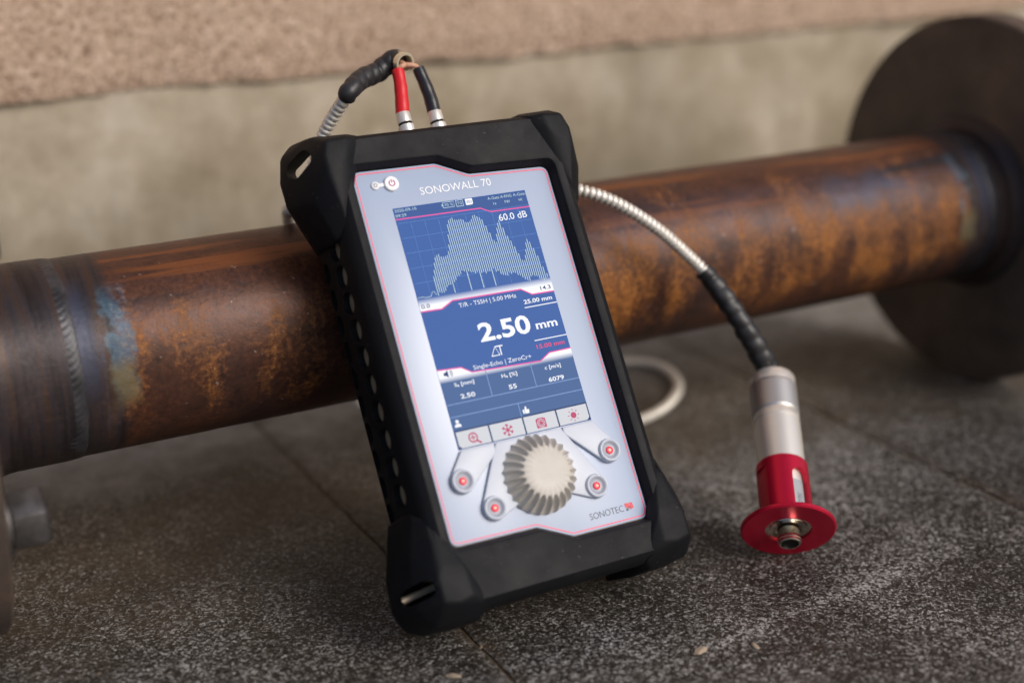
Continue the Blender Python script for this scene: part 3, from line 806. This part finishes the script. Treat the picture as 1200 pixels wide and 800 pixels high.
flat('status_band', [(-SU, 69.0), (SU, 67.6), (SU, 72.9), (20.8, 72.7), (15.7, 69.9), (-16.3, 71.1), (-20.6, 73.9), (-SU, 74.5)], 0.20, fade_mat('display_fade_lower', 71.2, 68.6, (66, 99, 150)), disp)
V, F = strip([(-SU, 74.5), (-20.6, 73.9), (-16.3, 71.1), (15.7, 69.9), (20.8, 72.7), (SU, 72.9)], 0.5, 0.28); link('pink_rule', mesh('pink_rule', V, F), S_PINK, disp)
V, F = join(pv([(-28.9, 71.7), (-28.0, 71.7), (-26.9, 70.7), (-26.9, 74.0), (-28.0, 73.0), (-28.9, 73.0)], 0.26), ringflat(-27.2, 72.35, 1.3, 1.6, 0.26, 8, -0.7, 0.7), ringflat(-27.2, 72.35, 2.0, 2.3, 0.26, 8, -0.7, 0.7))
link('speaker_icon', mesh('speaker_icon', V, F), S_NAVY, disp)
V, F = join(pv(rect(-SU+.3, 59.4, SU-.3, 59.8), 0.24), pv(rect(-SU+.3, 54.2, SU-.3, 54.6), 0.24), pv(rect(-10.5, 59.6, -10.1, 70.9), 0.25), pv(rect(10.4, 59.6, 10.8, 70.1), 0.25), pv(rect(-0.2, 48.6, 0.2, 54.4), 0.25))
link('table_rules', mesh('table_rules', V, F), S_LINE, disp)
for s, u, v, wd, b in (('S₁ [mm]', -25.6, 66.6, 9.0, 0.012), ('H₁ [%]', -3.9, 66.2, 7.3, 0.012), ('c [m/s]', 16.6, 65.9, 7.7, 0.012)): text('cell_heading', s, u, v, 1.6, S_WHITE, disp, 0.27, width=wd, bold=b)
for s, u, v, wd in (('2.50', -24.2, 61.2, 6.6), ('55', -2.0, 60.9, 3.7), ('6079', 16.9, 60.4, 7.4)): text('cell_value', s, u, v, 1.9, S_WHITE, disp, 0.27, width=wd, bold=0.02)
V, F = join(pv(circ(-28.7, 52.4, 0.75, 16), 0.27), pv([(-30.2, 50.1), (-27.2, 50.1), (-27.3, 50.9), (-28.1, 51.5), (-29.3, 51.5), (-30.1, 50.9)], 0.27))
link('user_icon', mesh('user_icon', V, F), S_WHITE, disp)
V, F = join(pv(rect(1.2, 49.6, 1.9, 51.3), 0.27), pv([(2.1, 49.5), (4.0, 49.5), (4.2, 51.1), (3.1, 51.2), (3.2, 52.4), (2.7, 52.6), (2.1, 51.2)], 0.27))
link('thumb_icon', mesh('thumb_icon', V, F), S_WHITE, disp)
flat('key_backing', rect(-SU+.1, SB+.1, SU-.1, SBAR+.5), 0.22, S_NAVY, disp)
KX = [-SU+.35, -15.75, 0.1, 15.9, SU-.35]
for i in range(4):
    r4 = 1.2
    poly = [(KX[i]+.35, SB+.35+(r4 if i == 0 else 0)), (KX[i]+.35+(r4 if i == 0 else 0.01), SB+.35), (KX[i+1]-.35-(r4 if i == 3 else 0.01), SB+.35), (KX[i+1]-.35, SB+.35+(r4 if i == 3 else 0)), (KX[i+1]-.35, SBAR-.15), (KX[i]+.35, SBAR-.15)]
    k_ = flat('soft_key', poly, 0.28, S_KEY, disp)
yk = 44.5
V, F = join(ringflat(-23.7, 44.7, 1.55, 2.15, 0.34), pv(rect(-24.9, 44.5, -22.5, 44.95), 0.34), pv(rect(-23.95, 43.5, -23.5, 45.9), 0.35), strip([(-22.3, 43.2), (-20.6, 41.9)], 0.8, 0.36))
link('zoom_icon', mesh('zoom_icon', V, F), S_ICON, disp)
V, F = [], []
for k in range(3):
    a = math.pi/6+k*math.pi/3; c_, s_ = math.cos(a)*2.6, math.sin(a)*2.6
    V, F = join((V, F), strip([(-7.8-c_, yk-s_), (-7.8+c_, yk+s_)], 0.5, 0.34+0.005*k))
    for sg in (1, -1):
        for da in (0.5, -0.5): 
            px, py = -7.8+sg*c_*0.62, yk+sg*s_*0.62
            V, F = join((V, F), strip([(px, py), (px+0.95*math.cos(a+(0 if sg > 0 else math.pi)+da*1.5), py+0.95*math.sin(a+(0 if sg > 0 else math.pi)+da*1.5))], 0.4, 0.36+0.004*k))
V, F = join((V, F), ringflat(-7.8, yk, 0.0, 0.7, 0.375, 12))
link('freeze_icon', mesh('freeze_icon', V, F), S_ICON, disp)
V, F = join(pv([(5.6, 42.3), (10.2, 42.3), (10.2, 45.9), (9.2, 46.5), (6.6, 46.5), (5.6, 45.9)], 0.33)); link('camera_icon', mesh('camera_icon', V, F), S_ICON, disp)
V, F = join(ringflat(7.9, 44.3, 1.5, 1.8, 0.37), ringflat(7.9, 44.3, 0.85, 1.1, 0.37)); link('camera_icon_rings', mesh('camera_icon_rings', V, F), S_KEY, disp)
V, F = pv(circ(23.6, yk, 1.35, 24), 0.34)
for k in range(8):
    a = k*math.pi/4; V, F = join((V, F), strip([(23.6+2.0*math.cos(a), yk+2.0*math.sin(a)), (23.6+2.7*math.cos(a), yk+2.7*math.sin(a))], 0.4, 0.34))
link('brightness_icon', mesh('brightness_icon', V, F), S_ICON, disp)

# ---- key arms and round keys
BTN = [(-33.9, 28.3), (-23.5, 14.8), (23.9, 13.4), (34.5, 26.5)]
ARM = [[(-31.0, 40.5), (-30.9, 38.5), (-16.1, 40.5), (-16.1, 36.5)], [(-15.3, 40.5), (-15.3, 36.0), (-0.4, 40.5), (-3, 18)], [(0.4, 40.5), (15.4, 40.5), (15.4, 37.0), (3, 17)], [(16.2, 40.5), (16.2, 37.5), (30.9, 40.5), (31.0, 38.5)]]
DISH = Mat('dish_plastic', (0.33, 0.36, 0.43), 0.3); LEDR = Mat('red_dot', srgb(232, 44, 70)[:3], 0.35); LEDC = Mat('pale_dot', srgb(255, 170, 150)[:3], 0.35)
for (cu, cv), pts in zip(BTN, ARM):
    poly = hull2(circ(cu, cv, 5.2, 40)+pts)
    V, F = prism(poly, 0.02, 1.7); part('key_arm', from_bm('key_arm', bev(V, F, 0.55, 3, 50), True, 45), KEY)
    V, F = lathe([(5.0, 1.0), (5.05, 2.0), (4.75, 3.0), (4.35, 3.2), (3.9, 3.0), (3.5, 2.5)], 44, None, (False, False)); V = [(x+cu, y+cv, z) for x, y, z in V]
    bt = part('round_key', mesh('round_key', V, F, True, 60), KEY)
    V, F = lathe([(3.6, 2.6), (3.2, 2.2), (2.4, 1.95), (0.01, 1.85)], 36, None, (False, True)); V = [(x+cu, y+cv, z) for x, y, z in V]
    link('dish', mesh('dish', V, F, True), DISH, bt)
    V, F = lathe([(1.6, 1.7), (1.6, 2.3), (1.3, 2.45), (0.01, 2.5)], 24); V = [(x+cu, y+cv, z) for x, y, z in V]
    link('red_dot', mesh('red_dot', V, F, True, 50), LEDR, bt)
    V, F = lathe([(0.65, 2.3), (0.65, 2.58), (0.01, 2.62)], 16); V = [(x+cu, y+cv, z) for x, y, z in V]
    link('pale_dot', mesh('pale_dot', V, F, True, 50), LEDC, bt)

# ---- rotary knob
KNOB = Mat('knob_plastic', (0.60, 0.545, 0.48), 0.5)
KNOB.set('Base Color', KNOB.ramp(KNOB.noise(90, 4, 0.6), [(0.3, (0.46, 0.43, 0.39)), (0.7, (0.55, 0.525, 0.49))]))
prof = [(16.4, 0.05), (16.9, 0.8), (16.8, 1.8), (16.3, 3.2), (15.6, 4.6), (14.8, 5.9), (13.9, 7.1), (13.0, 8.0), (12.1, 8.7), (11.2, 9.15), (9.6, 9.6), (6, 9.9), (0.01, 10.0)]
dep = [0.0, 0.3, 1.1, 1.9, 2.5, 2.9, 2.9, 2.5, 1.9, 1.0, 0.25, 0, 0]
def fk(r, a, i):
    ph = (a*25/(2*math.pi)) % 1; c_ = abs(math.cos(math.pi*ph))
    return r-dep[i]*(c_**1.3)
V, F = lathe(prof, 300, fk); V = [(x, y+23.8, z) for x, y, z in V]
part('rotary_knob', mesh('rotary_knob', V, F, True, 50), KNOB)

# ------------------------------------------------------------------ probe with its cable
CHROME = Mat('polished_steel', (0.62, 0.55, 0.47), 0.18, 1.0)
SATIN = Mat('satin_aluminium', (0.82, 0.77, 0.71), 0.36, 0.6)
SATIN.bump(SATIN.noise(300, 3, 0.6, v=SATIN.map(scale=(1, 1, 12))), 0.08, 0.0002)
KNURL = Mat('knurled_aluminium', (0.58, 0.56, 0.55), 0.42, 0.8)
REDA = Mat('red_anodised', (0.60, 0.010, 0.045), 0.3, 0.6, 0.5)
REDA.set('Roughness', REDA.ramp(REDA.noise(700, 3), [(0.3, 0.28), (0.7, 0.32)]))
BLK = Mat('black_core', (0.006, 0.006, 0.006), 0.6, 0, 0.2)
SHRINK = Mat('black_shrink_tube', (0.02, 0.02, 0.023), 0.42, 0, 0.5)
SHRINK.bump(SHRINK.noise(300, 3), 0.2, 0.0004)
LAB = Mat('label_foil', (0.42, 0.44, 0.46), 0.35, 0.3)
PC = Vector((116.9, -6.8, 17.9)); PD = Vector((-0.4318, -0.7193, -0.5437)).normalized()
axis = -PD                                                # from the disc up the barrel
side_ = Vector((0, 0, 1)).cross(axis).normalized(); oth = axis.cross(side_)
PM = Matrix(((side_.x, oth.x, axis.x), (side_.y, oth.y, axis.y), (side_.z, oth.z, axis.z)))
base = PC+Vector((0, 0, -PC.z))
probe = empty('probe', base)
tag(probe, 'silver and red cylindrical probe with round red foot on a long armoured cable', 'probe')
AXK = 1.075
def pl(V): return [tuple(PM@Vector((v[0], v[1], v[2]*(AXK if v[2] > 0 else 1)))+PC-base) for v in V]
def wl(V): return [tuple(Vector(v)-base) for v in V]
def pp(name, V, F, mat, ang=35, parent=None, world=False):
    return link(name, mesh(name, wl(V) if world else pl(V), F, True, ang), mat, probe if parent is None else parent)
V, F = lathe([(10.4, 0.4), (20.6, 0.0), (21.3, 0.6), (21.3, 1.7), (20.7, 2.3), (13.2, 4.2), (12.0, 5.6), (11.0, 5.6), (10.4, 0.4)], 96, None, (False, False))
pp('foot_disc', V, F, REDA)
V, F = lathe([(10.5, 1.2), (8.6, 1.25), (8.4, 0.9), (6.2, 0.9), (6.0, 2.0), (4.9, 2.0)], 64, None, (False, False)); pp('socket_ring', V, F, CHROME)
V, F = lathe([(5.0, 2.0), (5.1, -3.2), (5.3, -3.6), (5.3, -5.0), (5.0, -5.3), (5.0, -6.3), (4.6, -6.7), (3.9, -6.7), (3.8, -5.0)], 48, None, (False, False)); tip = pp('tip_ring', V, F, CHROME)
V, F = lathe([(0.01, -6.15), (3.85, -6.1), (3.9, 1)], 40); pp('tip_core', V, F, BLK, parent=tip)
# red sleeve with two flats and a window
def mksleeve():
    prof = [(11.3, 3.8), (11.9, 4.3), (11.9, 31.0), (11.5, 31.6), (9.9, 31.6), (9.9, 3.8)]
    V, F = lathe(prof, 96)
    n = 96; F = [f for f in F if len(f) == 4]
    for k in range(n): F.append((5*n+k, 5*n+(k+1) % n, (k+1) % n, k))
    bm = bmesh.new(); vv = [bm.verts.new(v) for v in V]
    for f in F: bm.faces.new([vv[i] for i in f])
    return bm
def dirang(px):   # angle round the probe axis, px = direction in world
    v = PM.transposed()@Vector(px); return math.atan2(v.y, v.x)
camdir = (CAM-PC).normalized()
A0 = dirang(camdir)
RIGHTv = r2
AR = dirang(RIGHTv)
sgn = 1 if ((AR-A0+math.pi) % (2*math.pi)-math.pi) > 0 else -1
AWIN = A0+sgn*rad(42); AFL = A0-sgn*rad(58)
me = from_bm('sleeve', mksleeve(), False)
def boxcut(a, r0, r1, hw, z0, z1, rnd=False):
    c_, s_ = math.cos(a), math.sin(a)
    prof = [(-hw, z0), (hw, z0), (hw, z1)]+([(hw*math.cos(t), z1+hw*math.sin(t)) for t in [math.pi*k/10 for k in range(1, 10)]] if rnd else [])+[(-hw, z1)]
    rg = [[(r*c_-t*s_, r*s_+t*c_, z) for t, z in prof] for r in (r0, r1)]
    V, F = loft(rg, True, True, True); return solid(V, F)
me = boolean(me, [boxcut(AWIN, 7, 15, 4.0, 4.6, 21.5, True), boxcut(AFL, 11.0, 15, 9, 7.5, 27.5)])
me.materials.clear()
for v in me.vertices:
    c_ = v.co*1000; c_.z *= AXK; v.co = Vector((PM@c_+PC-base))*MM
me.shade_smooth(); me.set_sharp_from_angle(angle=rad(30))
slv = link('red_sleeve', me, REDA, probe)
V, F = [], []
lw = []
for k in range(9):
    a = AWIN+(k-4)*0.085; lw.append(a)
V = [(9.75*math.cos(a), 9.75*math.sin(a), z) for z in (4.8, 20.5) for a in lw]
F = [(k, k+1, 9+k+1, 9+k) for k in range(8)]
lab = pp('label', V, F, LAB, None)
def rotl(x, y):
    a = AWIN-(y-1.2)/9.85*1.0
    p = PM@Vector((9.85*math.cos(a), 9.85*math.sin(a), 5.6+x))+PC-base; return Vector(p)*MM
text('label_lettering', 'SONOTEC', 0, 0, 2.2, DARK, lab, 0, width=9.4, rot=rotl)
# barrel
V, F = lathe([(9.3, 3), (9.3, 20), (9.8, 31), (10.9, 31.4), (10.9, 52.5), (10.5, 53.0), (10.5, 53.8), (10.9, 54.2), (10.9, 57.2), (10.6, 57.6)], 80); pp('barrel', V, F, SATIN)
prof = []; nk = 64
for i in range(11): prof.append((10.95, 57.6+i*1.55))
V, F = lathe(prof, nk, lambda r, a, i: r+(0.34 if (round(a/(2*math.pi)*nk)+i) % 2 else -0.16)); pp('knurled_ring', V, F, KNURL, 180)
V, F = lathe([(10.6, 73.1), (11.0, 73.4), (11.0, 77.4), (10.2, 78.6), (4.5, 79.4), (4.5, 80)], 80); pp('end_cap', V, F, SATIN)

# cable -------------------------------------------------------------
CABLE = Mat('zinc_armour', (0.70, 0.66, 0.60), 0.38, 0.4)
CABLE.set('Base Color', CABLE.ramp(CABLE.noise(220, 4, 0.6), [(0.3, (0.66, 0.62, 0.56)), (0.7, (0.84, 0.81, 0.76))]))
top = PC+axis*79.5*AXK
slp, _ = catmull([top+axis*-3, top+axis*1.5, (147.5, 56.5, 77.5), (140.8, 61, 91), (134.8, 68, 104), (131.5, 74, 111.4), (128, 77, 117)], 0.8)
def shr(t, i, a): return (5.5-1.3*t)+0.5*mnoise.noise((i*0.2, 1.5*math.cos(a), 1.5*math.sin(a)))+0.75*abs(math.sin(i*0.36+a*0.5))**0.7-0.2
V, F = sweep(slp, shr, 20); pp('shrink_sleeve', V, F, SHRINK, 60, world=True)
s0 = slp[-3]
ring_c = dev2w(0.8, 218.0, -20)             # open end of the armour above the plugs
cab_pts = [tuple(s0), (123.1, 80, 122.7), (106, 84, 139), (86.2, 90, 153.1), (70, 98, 159.6), (48, 118, 163), (24, 152, 160), (10, 190, 138), (24, 218, 86),
           (74, 242, 32), (134, 254, 6), (190, 258, 3.2), (212, 238, 3.0), (203, 202, 3.0), (165, 172, 3.0), (115, 170, 3.0), (66, 212, 3.0), (27, 262, 3.5), (6, 262, 40), (-16, 240, 95), (-34, 200, 136), (-45, 168, 151),
           (-51.5, 146, 157), (-42, 143, 172), (-35.5, 139, 191), tuple(dev2w(-27.5, 207.0, -20))]
cpts, L = catmull(cab_pts, 0.46)
def arm(t, i, a):
    ph = (i*0.46/2.76) % 1
    return 3.05-1.0*(1 if ph < 0.30 else 0)
V, F = sweep(cpts, arm, 14); pp('armoured_cable', V, F, CABLE, 80, world=True)
# upper shrink sleeve + brass ring
e0 = Vector(cab_pts[-1]); prev = Vector(cab_pts[-2])
rdir = Vector((0.16, -0.96, -0.10)).normalized()
slp2, _ = catmull([e0+(prev-e0)*0.12, e0, dev2w(-19, 213.5, -24), dev2w(-9, 217.6, -27), ring_c-rdir*5+Vector((-1.5,0,0)), ring_c-rdir*1.0], 0.7)
V, F = sweep(slp2, lambda t, i, a: 3.9+0.6*min(1, t*2.2)+0.25*mnoise.noise((i*0.3, 2*math.cos(a), 2*math.sin(a)))+0.5*abs(math.sin(i*0.4+a*0.5))**0.7-0.2, 24); pp('upper_shrink_sleeve', V, F, SHRINK, 60, world=True)
q = rdir.to_track_quat('Z', 'Y')
V, F = lathe([(4.6, -4), (4.85, 2.0), (4.65, 2.6), (3.7, 2.6), (3.4, 2.0), (3.2, -2.0)], 36); F = [f for f in F if len(f) == 4]
V = [tuple(q@Vector(v)+ring_c) for v in V]; fer = pp('ferrule', V, F, Mat('ferrule_brass', (0.88, 0.80, 0.62), 0.3, 0.8), 35, world=True)
V, F = lathe([(0.01, -1.6), (3.1, -1.5)], 24); V = [tuple(q@Vector(v)+ring_c) for v in V]; pp('ferrule_core', V, F, BLK, 35, fer, world=True)
COPPER = Mat('pink_wire_jacket', (0.55, 0.30, 0.20), 0.45)
REDB = Mat('red_boot', (0.62, 0.012, 0.018), 0.38, 0, 0.5); BLKB = Mat('black_boot', (0.012, 0.013, 0.016), 0.3, 0, 0.6)
for uu, vv_, b0, b1, mat, nm in ((-5.8, 180, (-2.4, 214.3), (-5.9, 194.0), REDB, 'red_boot'), (9.6, 179, (8.0, 214.0), (9.2, 192.8), BLKB, 'black_boot')):
    W0 = -20
    if nm == 'red_boot': bp = [dev2w(-2.4, 214.5, W0), dev2w(-3.0, 208, W0), dev2w(-4.3, 201, W0), dev2w(-5.9, 193.5, W0)]
    else: bp = [dev2w(7.6, 214.3, W0), dev2w(8.7, 207, W0), dev2w(9.4, 200, W0), dev2w(9.3, 192.6, W0)]
    cp, _ = catmull(bp, 1.0)
    V, F = sweep(cp, lambda t, i, a: 2.75+0.45*t+0.05*math.sin(i*0.9), 24); bo = pp(nm, V, F, mat, 50, world=True)
    wp, _ = catmull([ring_c-rdir*2.0, ring_c+rdir*1.6+Vector((0, 0, -0.6)), bp[0]*0.6+(ring_c+rdir*2)*0.4+Vector((0, -1, 0.6)), bp[0], bp[0]+(bp[1]-bp[0])*0.3], 0.5)
    V, F = sweep(wp, lambda t, i, a: 1.15, 12); pp('wire', V, F, COPPER, 60, world=True)
    ax = (dev2w(uu, 178, W0)-bp[3]).normalized(); qq = ax.to_track_quat('Z', 'Y'); ln = (dev2w(uu, 178, W0)-bp[3]).length
    V, F = lathe([(3.0, -0.8), (3.25, -0.3), (3.25, 4.2), (2.9, 4.3)], 36); V = [tuple(qq@Vector(v)+bp[3]) for v in V]
    plg = pp('plug_collar', V, F, SATIN, 35, world=True)
    V, F = lathe([(2.9, 4.3), (3.0, 4.35), (3.0, 5.2), (2.9, 5.3)], 36); V = [tuple(qq@Vector(v)+bp[3]) for v in V]; pp('plug_gasket', V, F, BLK, 35, plg, True)
    V, F = lathe([(3.0, 5.2), (3.5, 5.5)]+[(3.5, 5.5+0.7*k) for k in range(1, 9)]+[(3.5, ln+2)], 48, lambda r, a, i: r+(0.12 if (round(a/(2*math.pi)*48)+i) % 2 and 1 < i < 9 else 0)); V = [tuple(qq@Vector(v)+bp[3]) for v in V]
    pp('plug_grip', V, F, SATIN, 35, world=True)

# ------------------------------------------------------------------ loose chips of stone and a leaf scrap on the paving
CHIP = Mat('stone_chip', (0.34, 0.27, 0.20), 0.85)
for i, (x, y, s, lab_) in enumerate([(41.5, -46.0, 3.2, 'flat tan stone chip on the paving in front of the probe'), (62.5, -54, 2.2, 'tiny reddish stone crumb on the paving near the tan chip'),
        (-53, -12, 2.6, 'small tan crumb on the paving just in front of the meter foot'), (62, 205, 4.0, 'pale curled scrap on the dirt under the pipe beside the joint')]):
    bm = bmesh.new(); bmesh.ops.create_icosphere(bm, subdivisions=2, radius=1)
    for v in bm.verts:
        k = 1+0.45*mnoise.noise(v.co*1.4+Vector((i*3, 0, 0))); v.co = Vector((v.co.x*s*k*1.3, v.co.y*s*k*0.55, (v.co.z*k*0.3+0.22)*s))
    c = link('stone_chip', from_bm('chip', bm, False), CHIP); c.location = (x*MM, y*MM, 0); c.rotation_euler.z = 0.35+i
    tag(c, lab_, 'stone chip', group='loose chips on the paving')

GRIT = Mat('grit_mineral', (0.2, 0.17, 0.14), 0.85)
GRIT.set('Base Color', GRIT.ramp(GRIT.noise(45, 2, 0.5), [(0.35, (0.06, 0.04, 0.025)), (0.5, (0.17, 0.13, 0.09)), (0.65, (0.36, 0.33, 0.30))]))
V = []; F = []
rg = random.Random(11)
for i in range(900):
    k = rg.random()
    if k < 0.45: x, y = rg.uniform(-190, 420), rg.gauss(185, 55)
    elif k < 0.75: x, y = (-33 if rg.random() < 0.5 else 253.4)+rg.gauss(0, 4), rg.uniform(-200, 330)
    else: x, y = rg.uniform(-220, 420), rg.uniform(-180, 330)
    if y > 372: continue
    sz = 0.35+0.9*rg.random()**4; a = rg.uniform(0, 6.28); n0 = len(V)
    for p in ((1, 0, 0.3), (-0.2, 0.9, 0.25), (-1, -0.1, 0.3), (0.1, -0.8, 0.3), (0.1, 0.1, 1.0), (0, 0, -0.2)):
        j = 1+rg.uniform(-.35, .35); px, py = p[0]*math.cos(a)-p[1]*math.sin(a)*0.8, p[0]*math.sin(a)+p[1]*math.cos(a)*0.8
        V.append((x+px*sz*j, y+py*sz*j, p[2]*sz*0.8*j+0.05))
    for f in ((0, 1, 4), (1, 2, 4), (2, 3, 4), (3, 0, 4), (1, 0, 5), (2, 1, 5), (3, 2, 5), (0, 3, 5)): F.append(tuple(n0+q for q in f))
gr = link('grit', mesh('grit', V, F), GRIT); tag(gr, 'loose sandy grit and tiny rust flakes strewn over the paving', 'grit', 'stuff')
